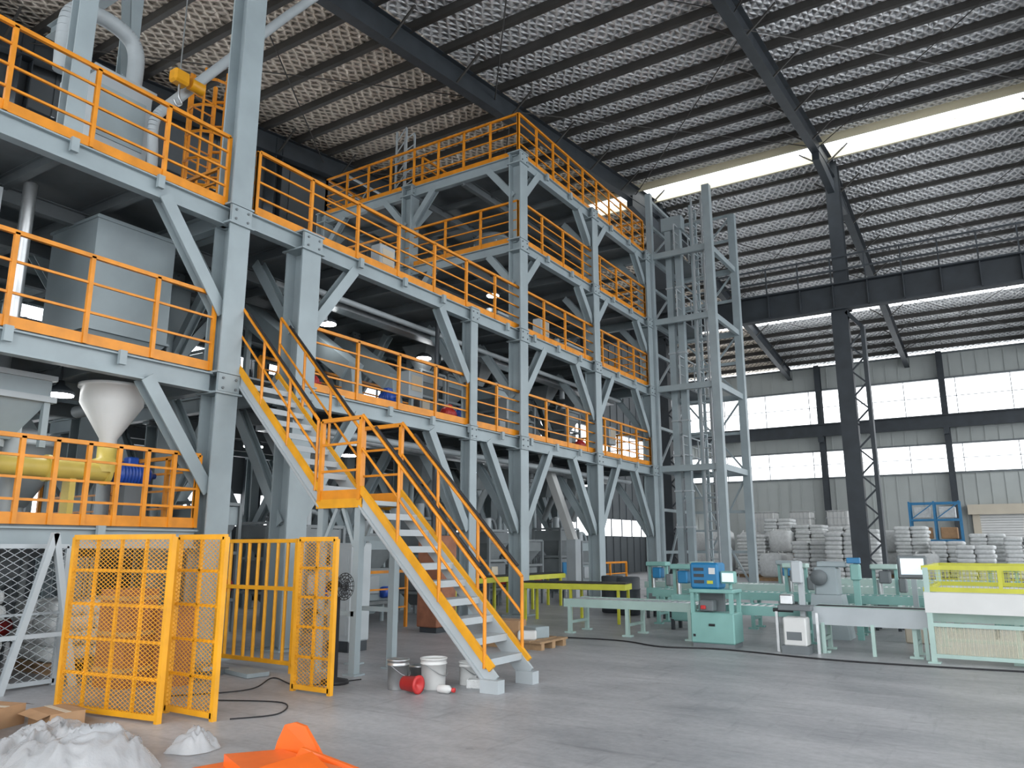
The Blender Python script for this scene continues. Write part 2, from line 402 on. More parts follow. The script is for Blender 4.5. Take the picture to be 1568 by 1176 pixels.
# ------------------------------------------------------------------ stair
b=MB('steel_staircase')
ya,yb=7.58,8.33
def flight(x0,z0,x1,z1,n):
    for y,sg in((ya,-1),(yb,1)):
        b.beam((x0,y,z0),(x1,y,z1),.035,.20,LTG,(0,0,1))
        b.beam((x0,y+sg*.02,z0+.15),(x1,y+sg*.02,z1+.15),.05,.085,YEL2)
        b.beam((x0,y+sg*.02,z0-.08),(x1,y+sg*.02,z1-.08),.06,.02,LTG)
    for i in range(1,n+1):
        t=i/(n+1); x=x0+(x1-x0)*t; z=z0+(z1-z0)*t
        b.box((x-.13,ya,z),(x+.12,yb,z+.03),LTG); b.box((x+.11,ya,z-.05),(x+.13,yb,z+.03),LTG)
    for y,sg in((ya-.03,-1),(yb+.03,1)):
        up=V((0,0,.98)); p0=V((x0-.1,y,z0+.15)); p1=V((x1,y,z1+.15))
        for k in range(4):
            c=p0+(p1-p0)*(k/3); b.tube(c,c+up,.022,YEL,8)
        b.tube(p0+up,p1+up,.024,YEL,8); b.tube(p0+up*.55,p1+up*.55,.018,YEL,8)
        b.tube(p0+up*1.07+(p1-p0)*.03,p1+up*1.07-(p1-p0)*.12,.02,BLACK,8)
flight(-5.08,.1,-7.19,2.2,9)
flight(-7.93,2.2,-9.9,4.2,9)
for y in(ya,yb):
    b.box((-5.2,y-.09,0),(-4.96,y+.05,.14),LTG)
b.box((-7.98,ya-.03,2.14),(-7.15,yb+.03,2.2),LTG)
for y in(ya-.03,yb+.03): b.beam((-7.98,y,2.16),(-7.15,y,2.16),.03,.12,YEL2)
for x in(-7.9,-7.22):
    for y in(ya+.02,yb-.02):
        b.beam((x,y,0),(x,y,2.12),.1,.1,STEEL,(1,0,0)); b.box((x-.1,y-.1,0),(x+.1,y+.1,.02),STEEL)
for y in(ya,yb):
    b.beam((-7.9,y,.75),(-7.22,y,.75),.06,.06,STEEL); b.beam((-7.85,y,1.6),(-7.6,y,2.1),.05,.05,STEEL); b.beam((-7.27,y,1.6),(-7.5,y,2.1),.05,.05,STEEL)
b.beam((-7.22,ya,1.7),(-7.22,yb,1.7),.06,.06,STEEL)
rail(b,(-7.93,ya-.03,2.2),(-7.2,ya-.03,2.2),1.1,.7,YEL,mids=2); rail(b,(-7.93,yb+.03,2.2),(-7.2,yb+.03,2.2),1.1,.7,YEL,mids=2)
b.done()

# ------------------------------------------------------------------ fences
def meshfence(name,p,q,h,nv,nh,wire=.0022,pitch=.04,mat=YEL2,z0=.05):
    b=MB(name); p=V(p);q=V(q);L=(q-p).length;d=(q-p)/L
    P=lambda s,z:p+d*s+V((0,0,z))
    T=.05
    for i in range(nv+1):
        s_=L*i/nv; w=T if i in(0,nv) else .028
        b.beam(P(s_,0 if i in(0,nv) else z0),P(s_,h),w,w,mat,(1,0,0))
    for k in range(nh+1):
        z=z0+(h-z0)*k/nh; w=T if k in(0,nh) else .028
        b.beam(P(0,z),P(L,z),w,w,mat)
    nrm=d.cross(V((0,0,1)))*.02
    H=h-z0; slope=.6
    for sg in(1,-1):
        c=-H/slope
        while c<L:
            s0=c; s1=c+H/slope
            a0=max(0,s0); a1=min(L,s1)
            if a1>a0:
                za=(a0-s0)*slope; zb=(a1-s0)*slope
                if sg<0: za,zb=H-za,H-zb
                b.beam(P(a0,z0+za)+nrm,P(a1,z0+zb)+nrm,wire*2,wire*2,mat)
            c+=pitch/slope
    return b.done()
meshfence('mesh_fence_panel',(-8.19,4.44,0),(-6.82,4.63,0),1.69,4,5)
meshfence('mesh_fence_panel',(-7.2,4.97,0),(-6.48,4.97,0),1.69,2,5)
meshfence('mesh_fence_panel',(-7.06,6.46,0),(-6.48,6.46,0),1.68,2,5)
b=MB('bar_fence')
xA,xB=-9.55,-8.0
for x in(xA,xB): b.beam((x,7.28,0),(x,7.28,1.7),.06,.06,YEL2,(1,0,0))
for z in(.12,1.05,1.67): b.beam((xA,7.28,z),(xB,7.28,z),.05,.05,YEL2)
for i in range(1,8):
    x=xA+(xB-xA)*i/8; b.tube((x,7.28,.12),(x,7.28,1.67),.024,YEL2,8)
b.beam((xB,7.28,1.67),(-7.06,6.5,1.67),.04,.04,YEL2); b.beam((xB,7.28,.12),(-7.06,6.5,.12),.04,.04,YEL2)
for t in(.2,.4,.6,.8):
    c=V((xB,7.28,0)).lerp(V((-7.06,6.5,0)),t); b.tube(c+V((0,0,.12)),c+V((0,0,1.67)),.02,YEL2,8)
b.done()
meshfence('wire_mesh_screen',(-9.75,1.0,0),(-9.75,5.2,0),1.6,4,2,.003,.09,LTG)
b=MB('a_frame_support')
for y in(4.0,4.9):
    b.beam((-9.5,y-.4,0),(-9.5,y,1.75),.07,.07,LTG,(1,0,0)); b.beam((-9.5,y+.4,0),(-9.5,y,1.75),.07,.07,LTG,(1,0,0))
b.beam((-9.5,3.7,.6),(-9.5,5.2,.6),.05,.05,LTG)
b.done()

# ------------------------------------------------------------------ hoist shaft
b=MB('hoist_shaft_frame')
X0,X1,Ya,Yb=-9.85,-7.7,24.75,27.7
for x in(X0,X1):
    for y in(Ya,Yb):
        w=.26 if x==X1 else .2
        b.beam((x,y,0),(x,y,14 if x==X1 else 14.2),w,w,STEEL,(1,0,0)); b.box((x-.25,y-.25,0),(x+.25,y+.25,.03),STEEL)
for z in(4.25,7.0,9.4,11.85):
    for y in(Ya,Yb): b.beam((X0,y,z-.1),(X1,y,z-.1),.12,.2,STEEL)
    for x in(X0,X1): b.beam((x,Ya,z-.1),(x,Yb,z-.1),.12,.2,STEEL)
    b.box((X0,Ya,z-.04),(X0+.9,Yb,z),STEELD)
    rail(b,(X0+.9,Ya,z),(X0+.9,Yb,z),1.0,.75,LTG,2,False,.03)
for z in(1.4,2.8,5.6,8.2,10.6,13.0,14.0):
    b.beam((X0,Yb,z),(X1,Yb,z),.08,.1,STEEL); b.beam((X0,Ya,z),(X0,Yb,z),.08,.1,STEEL)
zz=[.1,4.15,6.9,9.3,11.75,14.0]
for i in range(5):
    b.beam((X0,Ya,zz[i]),(X0,Yb,zz[i+1]),.06,.06,STEEL); b.beam((X0,Yb,zz[i]),(X1,Yb,zz[i+1]),.06,.06,STEEL); b.beam((X1,Yb,zz[i]),(X0,Yb,zz[i+1]),.06,.06,STEEL)
b.done()
b=MB('bucket_elevator')
for x,y in((-9.35,25.3),(-9.0,25.3)):
    b.box((x-.11,y-.12,.2),(x+.11,y+.12,12.9),STEEL)
    z=1.0
    while z<12.8: b.box((x-.14,y-.15,z),(x+.14,y+.15,z+.05),LTG); z+=1.2
b.box((-9.55,25.1,12.8),(-8.8,25.5,13.3),STEEL); b.box((-9.55,25.05,0),(-8.8,25.55,.8),STEEL)
for x,y in((-8.6,25.6),(-8.6,26.1),(-9.4,26.6)):
    b.beam((x,y,0),(x,y,13.8),.09,.09,STEEL,(1,0,0))
for x in(-8.35,-8.0): b.beam((x,25.0,0),(x,25.0,13.8),.06,.06,LTG,(1,0,0))
z=.3
while z<13.7: b.tube((-8.35,25.0,z),(-8.0,25.0,z),.018,LTG,5); z+=.3
z=1;k=0
while z<13.7:
    b.beam((-9.4,25.6,z),(-8.0,25.6,z),.05,.07,STEEL); b.beam((-8.6,25.6,z),(-8.6,26.1,z),.05,.05,STEEL)
    if z<12.5: b.beam((-8.6,25.6 if k%2 else 26.1,z),(-8.6,26.1 if k%2 else 25.6,z+1.1),.04,.04,STEEL)
    z+=1.1;k+=1
b.done()

# ------------------------------------------------------------------ equipment functions
def motor(c,axis='Y',L=.5,r=.15,mat=BLUE,name='electric_motor',stand=0):
    b=MB(name)
    prof=[(0,-L/2),(r*.5,-L/2),(r*.95,-L/2+.03),(r,-L/2+.06)]
    k=-L/2+.08
    while k<L/2-.08: prof+=[(r,k),(r*1.12,k+.005),(r*1.12,k+.02),(r,k+.025)]; k+=.05
    prof+=[(r,L/2-.05),(r*.8,L/2),(r*.25,L/2),(r*.25,L/2+.12),(0,L/2+.12)]
    b.lathe(c,prof,mat,18,axis)
    x,y,z=c; b.cb((x,y,z+r*1.2),(.16,.16,.12),mat,0,.02)
    b.box((x-.14,y-.14,z-r-.05-stand),(x+.14,y+.14,z-r*.8),STEELD)
    return b.done()
def hopper(x,y,z,w=1.2,h=1.2,body=.8,mat=STEEL,name='weighing_hopper',legs=0.7):
    b=MB(name)
    b.frustum((x,y,z+legs*.5),(w,w),(w*.28,w*.28),h,mat); b.box((x-w/2,y-w/2,z+legs*.5+h),(x+w/2,y+w/2,z+legs*.5+h+body),mat)
    zz=z+legs*.5+h
    b.box((x-w/2-.06,y-w/2-.06,zz-.04),(x+w/2+.06,y+w/2+.06,zz+.04),LTG); b.box((x-w/2-.05,y-w/2-.05,zz+body-.04),(x+w/2+.05,y+w/2+.05,zz+body+.03),LTG)
    for i in(-1,1):
        for j in(-1,1): b.beam((x+i*w*.46,y+j*w*.46,z),(x+i*w*.46,y+j*w*.46,zz),.08,.08,STEEL,(1,0,0))
    b.tube((x,y,z),(x,y,z+legs*.5+.05),w*.12,LTG,12)
    b.tube((x-.1,y,zz+body),(x-.1,y,zz+body+.35),.1,LTG,12)
    return b.done()
def tank(x,y,z,r,h,mat=LTG,name='mixing_tank'):
    b=MB(name)
    b.lathe((x,y,z),[(0,.3),(r*.25,.3),(r*.9,.75),(r,.85),(r,h),(r*1.04,h),(r*1.04,h+.05),(r*.8,h+.18),(r*.2,h+.28),(0,h+.28)],mat,24)
    for i in range(4):
        t=math.pi/4+i*math.pi/2; b.beam((x+r*.95*math.cos(t),y+r*.95*math.sin(t),z),(x+r*.95*math.cos(t),y+r*.95*math.sin(t),z+1.1),.08,.08,STEEL,(1,0,0))
    b.tube((x,y,z),(x,y,z+.35),r*.2,mat,12)
    return b.done()
L0,L1,L2,L3,L4=[ZL[k] for k in('L0','L1','L2','L3','L4')]
b=MB('storage_bin')
xa_,xb_,y0_,y1_=-12.4,-11.1,5.8,7.1
b.box((xa_,y0_,L1+.5),(xb_,y1_,L2-.45),STEEL); b.frustum(((xa_+xb_)/2,(y0_+y1_)/2,L1-.05),(1.3,1.3),(.6,.6),.55,STEEL)
for z in(L1+.5,L2-.5): b.box((xa_-.03,y0_-.03,z-.02),(xb_+.03,y1_+.03,z+.02),STEEL)
b.done()
b=MB('storage_bin')
b.box((-12.6,3.0,L1+.5),(-11.4,4.6,L2-.45),LTG); b.frustum((-12,3.8,L1-.05),(1.2,1.6),(.5,.5),.55,LTG); b.tube((-11.3,4.9,L1),(-11.3,4.9,L2-.3),.09,SILVER,12); b.done()
b=MB('discharge_hopper')
b.lathe((-10.75,6.12,0),[(.11,2.95),(.12,3.1),(.42,3.6),(.42,3.82),(.46,3.82),(.46,3.87),(0,3.87)],WHITE,28)
b.lathe((-10.75,6.12,0),[(.18,2.62),(.18,2.8),(.13,2.82),(.13,3.0)],CRY,20)
b.done()
hopper(-11.3,4.9,2.9,.85,.55,.3,STEEL,'weighing_hopper',.2)
b=MB('screw_conveyor')
b.tube((-10.75,2.4,2.62),(-10.75,6.15,2.62),.13,CRY,20)
for y in(2.5,3.9,4.6,5.3,6.1): b.tube((-10.75,y,2.62),(-10.75,y+.05,2.62),.18,CRY,20)
for y in(3.0,5.6): b.box((-10.85,y,L0),(-10.65,y+.08,2.5),CRY)
b.done()
motor((-10.75,6.5,2.62),'Y',.55,.16,stand=.4)
for (x,y) in((-10.9,3.6),(-11.8,5.8)): tank(x-.6,y,L0,.4,1.2,LTG,'dust_collector')
for y in(4.35,5.15,6.5):
    b=MB('vent_pipe'); b.tube((-11.4,y,L0),(-11.4,y,3.2),.1,LTG,14); b.curve([(-11.4,y,3.2),(-11.4,y,3.5),(-11.7,y,3.7),(-12.4,y,3.7)],.1,LTG,12); b.done()
b=MB('dust_collector')
b.box((-12.9,5.9,L2+.9),(-11.9,6.9,9.35),LTG); b.frustum((-12.4,6.4,L2+.2),(1,1),(.3,.3),.7,LTG); b.box((-12.95,5.85,9.3),(-11.85,6.95,9.4),LTG)
for i in(-.45,.45):
    for j in(-.45,.45): b.beam((-12.4+i,6.4+j,L2-.08),(-12.4+i,6.4+j,8),.07,.07,STEEL,(1,0,0))
b.box((-11.9,6.0,8.2),(-11.88,6.8,9.1),STEEL)
b.done()
b=MB('duct_pipe')
b.curve([(-12.4,5.6,9.3),(-12.4,5.6,10.3),(-12.4,5.9,10.6),(-12.4,6.5,10.6),(-12.4,6.8,10.3),(-12.4,6.8,9.4)],.14,LTG,14)
b.done()
b=MB('conveying_pipe')
b.tube((-11.6,7.0,9.1),(-11.3,9.2,12.2),.09,LTG,12); b.tube((-11.3,9.2,12.2),(-11.0,11.0,14.6),.09,LTG,12); b.curve([(-11.6,7.0,9.1),(-11.6,6.8,8.7),(-11.7,6.9,8.0),(-11.7,6.9,6.95)],.09,LTG,12)
b.done()
b=MB('duct_pipe'); b.curve([(-13.4,5.6,L2-.1),(-13.4,5.6,8.2),(-13.2,6.4,8.5),(-12.6,8.0,8.2),(-12.4,8.8,7.7),(-12.4,8.9,6.95)],.14,LTG,14); b.done()
b=MB('chain_hoist')
b.cb((-11.3,7.0,9.55),(.22,.3,.25),YEL2,0,.04); b.tube((-11.3,7.2,9.55),(-11.3,7.45,9.55),.11,YEL2,14); b.tube((-11.3,7.0,9.7),(-11.3,7.0,12.75),.012,SILVER,6)
b.curve([(-11.3,7,9.45),(-11.3,7.02,9.2),(-11.3,7.08,9.1),(-11.3,7.0,9.02),(-11.3,6.93,9.1)],.02,SILVER,6); b.done()
b=MB('caged_ladder')
cx,cy=-12.3,8.35
for s in(-.25,.25): b.beam((cx-.3,cy+s,L2),(cx-.3,cy+s,10.7),.06,.06,YEL,(1,0,0))
z=L2+.25
while z<10.5: b.tube((cx-.3,cy-.25,z),(cx-.3,cy+.25,z),.018,YEL,6); z+=.28
z=L2+1.2
A=[math.radians(a) for a in range(-140,141,28)]
while z<10.8:
    b.path([(cx+.42*math.cos(a),cy+.42*math.sin(a),z) for a in A],.03,YEL,5); z+=.55
for a in A[1:-1:2]: b.tube((cx+.42*math.cos(a),cy+.42*math.sin(a),L2+1.2),(cx+.42*math.cos(a),cy+.42*math.sin(a),10.6),.024,YEL,5)
b.done()
for x,y in((-12,10.3),(-12,11.7),(-12,13.0)):
    b=MB('inclined_chute')
    b.beam((x-1.2,y,L1+2.2),(x+.5,y,L1+1.0),.45,.4,STEEL); b.beam((x+.45,y,L1+1.05),(x+.6,y,L1+.0),.3,.3,STEEL,(1,0,0)); b.beam((x-1.2,y,L1),(x-1.2,y,L1+2.3),.1,.1,STEEL,(1,0,0)); b.done()
b=MB('sunlit_brace'); b.beam((-11.0,18.9,4.2),(-11.0,20.7,1.7),.22,.22,WHITE,(1,0,0)); b.box((-11.15,20.5,0),(-10.85,20.85,1.8),LTG); b.done()  # steel brace in sunlight, its brightness painted on as white
for i,(x,y,m) in enumerate([(-11.1,12.4,BLUE),(-11.2,14.7,RED),(-11.2,15.2,BLUE),(-11.2,10.2,RED),(-11.3,18,BLUE),(-11.3,21.8,RED)]):
    motor((x,y,L1+.5),'Y' if i%2 else 'X',.4,.13,m,stand=.3)
def machine(x,y,z,h,seed):
    r=random.Random(seed); b=MB('process_machine')
    m1=r.choice([STEELM,STEEL,STEELM,STEELD,LTG]); w=r.uniform(.7,1.1); d=r.uniform(.8,1.3)
    for i in(-1,1):
        for j in(-1,1): b.beam((x+i*w*.5,y+j*d*.5,z),(x+i*w*.5,y+j*d*.5,z+h*.9),.07,.07,STEELM,(1,0,0))
    b.cb((x,y,z+h*.38),(w*.8,d*.8,h*.3),m1,0,.03); b.frustum((x,y,z+h*.1),(w*.7,d*.7),(.25,.25),h*.13,m1)
    b.frustum((x,y,z+h*.55),(w*.9,d*.9),(w*.4,d*.4),h*.2,STEELM); b.box((x-w*.48,y-d*.48,z+h*.75),(x+w*.48,y+d*.48,z+h*.88),m1)
    for zz in(.22,.55,.9):
        for j in(-1,1): b.beam((x-w*.5,y+j*d*.5,z+h*zz),(x+w*.5,y+j*d*.5,z+h*zz),.05,.06,STEELM)
        b.beam((x+w*.5,y-d*.5,z+h*zz),(x+w*.5,y+d*.5,z+h*zz),.05,.06,STEELM)
    b.cb((x+w*.42,y-d*.2,z+h*.4),(.1,.3,.36),r.choice([LTG,BEIGE,BLUEL]),0,.01)
    b.lathe((x+w*.45,y+d*.25,z+h*.32),[(0,-.2),(.1,-.2),(.12,-.15),(.12,.15),(0,.17)],r.choice([BLUE,RED,STEELD,BLUE]),14,'Y')
    b.tube((x,y,z+h*.88),(x,y,z+h*1.05),.1,LTG,12); b.curve([(x-w*.2,y,z+h*.88),(x-w*.2,y,z+h),(x-w*.2,y+d*.5,z+h*1.02),(x-w*.2,y+d*.7,z+h*.6),(x-w*.2,y+d*.7,z)],.05,m1,8,5)
    b.done()
s=0
for x,y in((-12.6,15.2),(-12.2,18.2),(-12.2,22.3),(-15.4,11),(-15.4,14.8),(-15.4,18.4),(-15.4,22.3)): machine(x,y,L1,1.9,s); s+=1
for x,y in((-11.9,11.0),(-11.7,12.6),(-12.0,14.7),(-15.4,10.8),(-15.4,13.2),(-12,17.6),(-12,19.2),(-12,21.4),(-12,23),(-15.4,18.2),(-15.4,22)): machine(x,y,0,random.uniform(1.9,2.8),s); s+=1
for x,y in((-13.2,9.6),(-15.4,16.0),(-15.4,20.1),(-17.8,12),(-17.8,16),(-17.8,20),(-12.2,5.2),(-12.6,3.4)): machine(x,y,0,1.6 if y<6 else random.uniform(2.6,3.4),s); s+=1
for x,y in((-13.1,17.0),(-13.0,20.3)): machine(x,y,L1,2.2,s); s+=1
for x,y in((-12.3,18.2),(-12.3,22.3),(-15.4,18.2),(-15.4,22.3)): hopper(x,y,L2,1.1,.6,.4,STEELM,legs=.4)
for x,y in((-12.6,11.2),(-15.4,12.6),(-15.4,9.4)): tank(x,y,L2,.5,1.2,STEEL)
for x,y in((-12.3,18.2),(-15.4,22.0)): tank(x,y,L3,.55,1.2,STEELM)
motor((-13.3,13.6,L2+.9),'X',.5,.17,stand=.7); motor((-11.4,14.6,L2+.5),'X',.5,.16,stand=.3)
for x,y,z in((-11.2,13.3,L1),(-11.1,17.2,L1),(-11.0,23.3,L1),(-11.2,19.2,L2),(-11.3,12.3,L2)):
    b=MB('control_box'); b.cb((x,y,z+.95),(.3,.5,.6),LTG,0,.02); b.beam((x,y,z),(x,y,z+.7),.08,.08,STEEL,(1,0,0)); b.box((x+.15,y-.18,z+.8),(x+.16,y+.18,z+1.15),BEIGE); b.done()
b=MB('belt_conveyor')
b.beam((-10.9,14.2,.8),(-10.9,19.5,.8),.5,.12,YG); b.beam((-10.9,14.2,.88),(-10.9,19.5,.88),.4,.02,BLACK)
for y in(14.4,16.6,17.8,19.3):
    for x in(-11.1,-10.7): b.beam((x,y,0),(x,y,.8),.06,.06,YG,(1,0,0))
b.done()
b=MB('belt_conveyor')
b.beam((-9.3,15.2,.75),(-7.0,15.6,.75),.6,.12,YG); b.beam((-9.3,15.2,.83),(-7.0,15.6,.83),.5,.03,BLACK)
for t in(.05,.5,.95):
    for s_ in(-.25,.25):
        c=V((-9.3,15.2+s_,0)).lerp(V((-7.0,15.6+s_,0)),t); b.beam(c,c+V((0,0,.75)),.05,.05,YG,(1,0,0))
b.done()
for x,y,m in((-10.6,11.4,YEL),(-10.6,22.3,YEL)):
    b=MB('safety_railing'); rail(b,(x,y-1.2,0),(x,y+1.2,0),1.1,1.0,m,2,False); b.done()
b=MB('utility_pipes')
for i in range(4):
    b.tube((-16.8+i*.2,9.2,0),(-16.8+i*.2,9.2,L2),.06,LTG,8)
b.tube((-10.6,9.4,L1-.55),(-10.6,24,L1-.55),.07,LTG,10); b.tube((-10.9,9.4,L2-.5),(-10.9,24,L2-.5),.06,LTG,10); b.tube((-10.4,13.2,0),(-10.4,13.2,L2-.4),.05,DARK,8)
b.box((-11.4,9.2,L1-.6),(-11.1,24,L1-.5),SILVER); b.box((-11.4,9.2,L2-.6),(-11.1,24,L2-.5),SILVER)
for y in(10.8,14.9,17.3,19.0,21.0,22.9):
    b.tube((-11.5,y,L1+1.9),(-11.5,y,L2-.3),.08,LTG,10); b.tube((-12.8,y+.4,0),(-12.8,y+.4,L1-.3),.07,STEEL,8); b.curve([(-11.5,y,L1-.3),(-11.5,y,3.4),(-11.9,y,3.0),(-12.2,y,2.4)],.09,STEELM,10,5)
    b.frustum((-12.2,y,L1-1.15),(.9,.8),(.3,.3),.75,STEELM); b.frustum((-12.2,y,L2-1.0),(.8,.7),(.25,.25),.6,STEELM)
b.done()
b=MB('lattice_guard')
for z in(L4+.0,L4+.6,L4+1.2,L4+1.8): b.beam((-17.3,17,z),(-17.3,29,z),.06,.06,LTG)
for k in range(13):
    b.beam((-17.3,17+k,L4),(-17.3,17+k,L4+1.8),.06,.06,LTG,(1,0,0))
    if k<12: b.beam((-17.3,17+k,L4),(-17.3,18+k,L4+1.8),.04,.04,LTG)
b.beam((-17.3,24.4,L4-.1),(-17.3,29,L4-.1),.3,.2,STEEL)
for y in(26.5,28.8): b.beam((-17.3,y,0),(-17.3,y,L4),.25,.25,STEEL,(1,0,0))
b.done()
b=MB('lattice_mast')
for x in(-15.2,-14.8):
    for y in(17.0,17.4): b.beam((x,y,L4),(x,y,14.6),.05,.05,LTG,(1,0,0))
z=L4
while z<14.4:
    b.beam((-15.2,17,z),(-14.8,17,z+.4),.03,.03,LTG); b.beam((-14.8,17,z),(-14.8,17.4,z+.4),.03,.03,LTG); z+=.4
b.done()
for x,y,z in((-11.2,5.6,L1-.5),(-11.6,18.6,L2-.7),(-11.8,12,L1-.7),(-15.2,20.4,L1-.7),(-12,14.7,L2-.7),(-15,17,L2-.7),(-12.3,9.9,L1-.7),(-11.3,22.3,L1-.7),(-11.5,16.5,L1-.7),(-11.8,11.2,L2-.7),(-12,17.8,L3-.6),(-14,20,L4-.6)):
    b=MB('high_bay_lamp')
    b.lathe((x,y,z),[(0,.16),(.05,.16),(.06,.1),(.18,.02),(.2,-.04),(.18,-.04)],DARK,18); b.lathe((x,y,z),[(.18,-.035),(.18,-.06),(0,-.07)],LAMP,18); b.tube((x,y,z+.1),(x,y,z+.6),.015,DARK,6); b.done()

# ------------------------------------------------------------------ cabinet, floor things
b=MB('electrical_cabinet')
b.cb((-9.0,9.3,.9),(.5,.45,1.5),LTG,0,.02); b.box((-9.23,9.08,0),(-8.77,9.5,.16),DARK); b.box((-9.18,9.065,.25),(-8.82,9.075,1.55),LTG); b.box((-8.85,9.05,.85),(-8.83,9.07,1.0),BLACK); b.done()
b=MB('wooden_cabinet')
b.cb((-9.5,12.2,.95),(.5,.6,1.7),BRN,0,.02); b.box((-9.7,11.95,0),(-9.3,12.45,.12),DARK); b.box((-9.26,12.0,.3),(-9.24,12.4,1.6),BRN); b.done()
b=MB('pedestal_fan')
fx,fy=-7.0,7.05
b.lathe((fx,fy,0),[(0,0),(.17,0),(.16,.04),(.03,.07),(.025,1.0),(0,1.0)],BLACK,16)
b.lathe((fx-.06,fy,1.12),[(0,-.1),(.06,-.09),(.075,-.02),(.06,.06),(0,.07)],BLACK,14,'X')
for rr in(.05,.09,.13,.16): b.path([(fx+.1+(.16-rr)*.15,fy+rr*math.cos(a*math.pi/10),1.12+rr*math.sin(a*math.pi/10)) for a in range(21)],.005,BLACK,4)
for a in range(16):
    t=a*math.pi/8; b.tube((fx+.13,fy,1.12),(fx+.1,fy+.16*math.cos(t),1.12+.16*math.sin(t)),.004,BLACK,4); b.tube((fx-.03,fy,1.12),(fx+.1,fy+.16*math.cos(t),1.12+.16*math.sin(t)),.004,BLACK,4)
for a in range(4):
    t=a*math.pi/2; u=t+.8
    b.add([(fx+.05,fy+.03*math.cos(t),1.12+.03*math.sin(t)),(fx+.03,fy+.13*math.cos(t),1.12+.13*math.sin(t)),(fx+.08,fy+.14*math.cos(u),1.12+.14*math.sin(u)),(fx+.06,fy+.03*math.cos(u),1.12+.03*math.sin(u))],[(0,1,2,3)],STEELD)
b.done()
def bucket(x,y,r,h,mat,lid=True,name='paint_bucket'):
    b=MB(name)
    b.lathe((x,y,0),[(0,.0),(r*.88,0),(r*.9,.01),(r*.97,h*.8),(r*1.03,h*.8),(r*1.03,h*.83),(r*.98,h*.84),(r,h*.95),(r*1.05,h*.95),(r*1.05,h),(r*.95,h),(r*.93,h-.015),(0,h-.015)],mat,28)
    b.curve([(x,y-r*1.04,h*.82),(x+r*.9,y-r*.6,h*.55),(x+r*1.15,y,h*.45),(x+r*.9,y+r*.6,h*.55),(x,y+r*1.04,h*.82)],.005,SILVER,5)
    return b.done()
bucket(-6.12,7.17,.125,.33,SILVER); bucket(-5.8,7.42,.15,.34,WHITE); bucket(-5.62,7.85,.11,.26,WHITE)
b=MB('red_bucket'); b.lathe((-5.83,7.05,.1),[(0,-.1),(.075,-.1),(.09,.1),(.1,.1),(.1,.12),(.07,.12),(0,.08)],RED,22,'X'); b.done()
b=MB('paint_bucket'); b.lathe((-6.12,7.55,0),[(0,0),(.12,0),(.125,.2),(.13,.2),(.13,.22),(.11,.22),(.11,.05),(0,.05)],SILVER,22); b.done()
b=MB('plastic_bottle'); b.lathe((-5.5,7.25,.045),[(0,-.09),(.04,-.09),(.045,-.08),(.045,.05),(.02,.08),(.02,.1)],WHITE,14,'X'); b.lathe((-5.5,7.25,.045),[(.025,.1),(.025,.13),(0,.13)],RED,12,'X'); b.done()
b=MB('small_carton'); b.cb((-5.4,7.7,.05),(.2,.14,.1),BAG,.4,.01); b.done()
b=MB('scrap_steel_plates')
b.cb((-9.0,6.6,.03),(.7,.35,.06),STEELD,.5); b.cb((-8.4,6.9,.03),(.6,.3,.05),STEEL,-.2); b.cb((-8.9,6.55,.09),(.4,.2,.05),LTG,.1); b.done()
b=MB('floor_cable')
b.curve([(-7.9,5.5,.008),(-7.5,6.2,.008),(-7.9,6.9,.008),(-7.2,6.7,.008),(-6.9,7.4,.008)],.007,BLACK,6)
b.curve([(-6.4,5.1,.008),(-6.2,5.5,.008),(-6.6,5.9,.008),(-7.3,5.6,.008)],.007,BLACK,6)
b.curve([(-8,12.4,.012),(-6,12.7,.012),(-5,12.3,.012),(-4,12.5,.012),(-2,12.2,.012),(1,12.6,.012)],.012,BLACK,6); b.done()
def heap(name,cx,cy,rx,ry,h,mat,seed,n=70,amp=1.):
    b=MB(name); vs=[];fs=[]
    for i in range(n):
        for j in range(n):
            u=-1+2*i/(n-1); w=-1+2*j/(n-1)
            d=math.sqrt(u*u+w*w)
            k=max(abs(u),abs(w))/d if d>0 else 1
            uu,ww=u*k,w*k; rr=min(1,math.sqrt(uu*uu+ww*ww))
            ang=math.atan2(ww,uu); e=1+.3*noise.noise(V((math.cos(ang)*1.6,math.sin(ang)*1.6,seed)))
            x=cx+uu*rx*e; y=cy+ww*ry*e
            p=V((x*1.6,y*1.6,seed)); q=p+V((noise.noise(p*1.3),noise.noise(p*1.3+V((9,0,0))),0))*1.1
            r1=abs(noise.noise(V((q.x*1.4,q.y,seed)))); r2=abs(noise.noise(q*3.1+V((5,5,0)))); r3=abs(noise.noise(q*7+V((3,5,0))))
            z=h*(1-rr**3.5)*(.8+.25*noise.noise(p*.7)-amp*(.42*r1+.28*r2+.14*r3))
            vs.append((x,y,max(.006,z)))
    for i in range(n-1):
        for j in range(n-1): a=i*n+j; fs.append((a,a+n,a+n+1,a+1))
    b.add(vs,fs,mat,True); return b.done()
heap('plastic_wrap_heap',-6.25,3.5,.85,.48,.40,PLAS,3.1)
heap('plastic_bag',-5.75,4.25,.2,.2,.26,PLAS,8.2,30,1.6)
def carton(b,x,y,z,sx,sy,sz,rz):
    b.cb((x,y,z+sz/2),(sx,sy,sz),CARD,rz); R=Matrix.Rotation(rz,3,'Z')
    b.cb(V((x,y,z+sz+.003)),(sx,.05,.004),BEIGE,rz)
    for s in(-1,1):
        c=V((x,y,z+sz))+R@V((0,s*sy/2,0)); d=R@V((0,s*.1,-.03)); a=R@V((sx/2,0,0))
        b.add([c-a,c+a,c+a+d,c-a+d],[(0,1,2,3)],CARD)
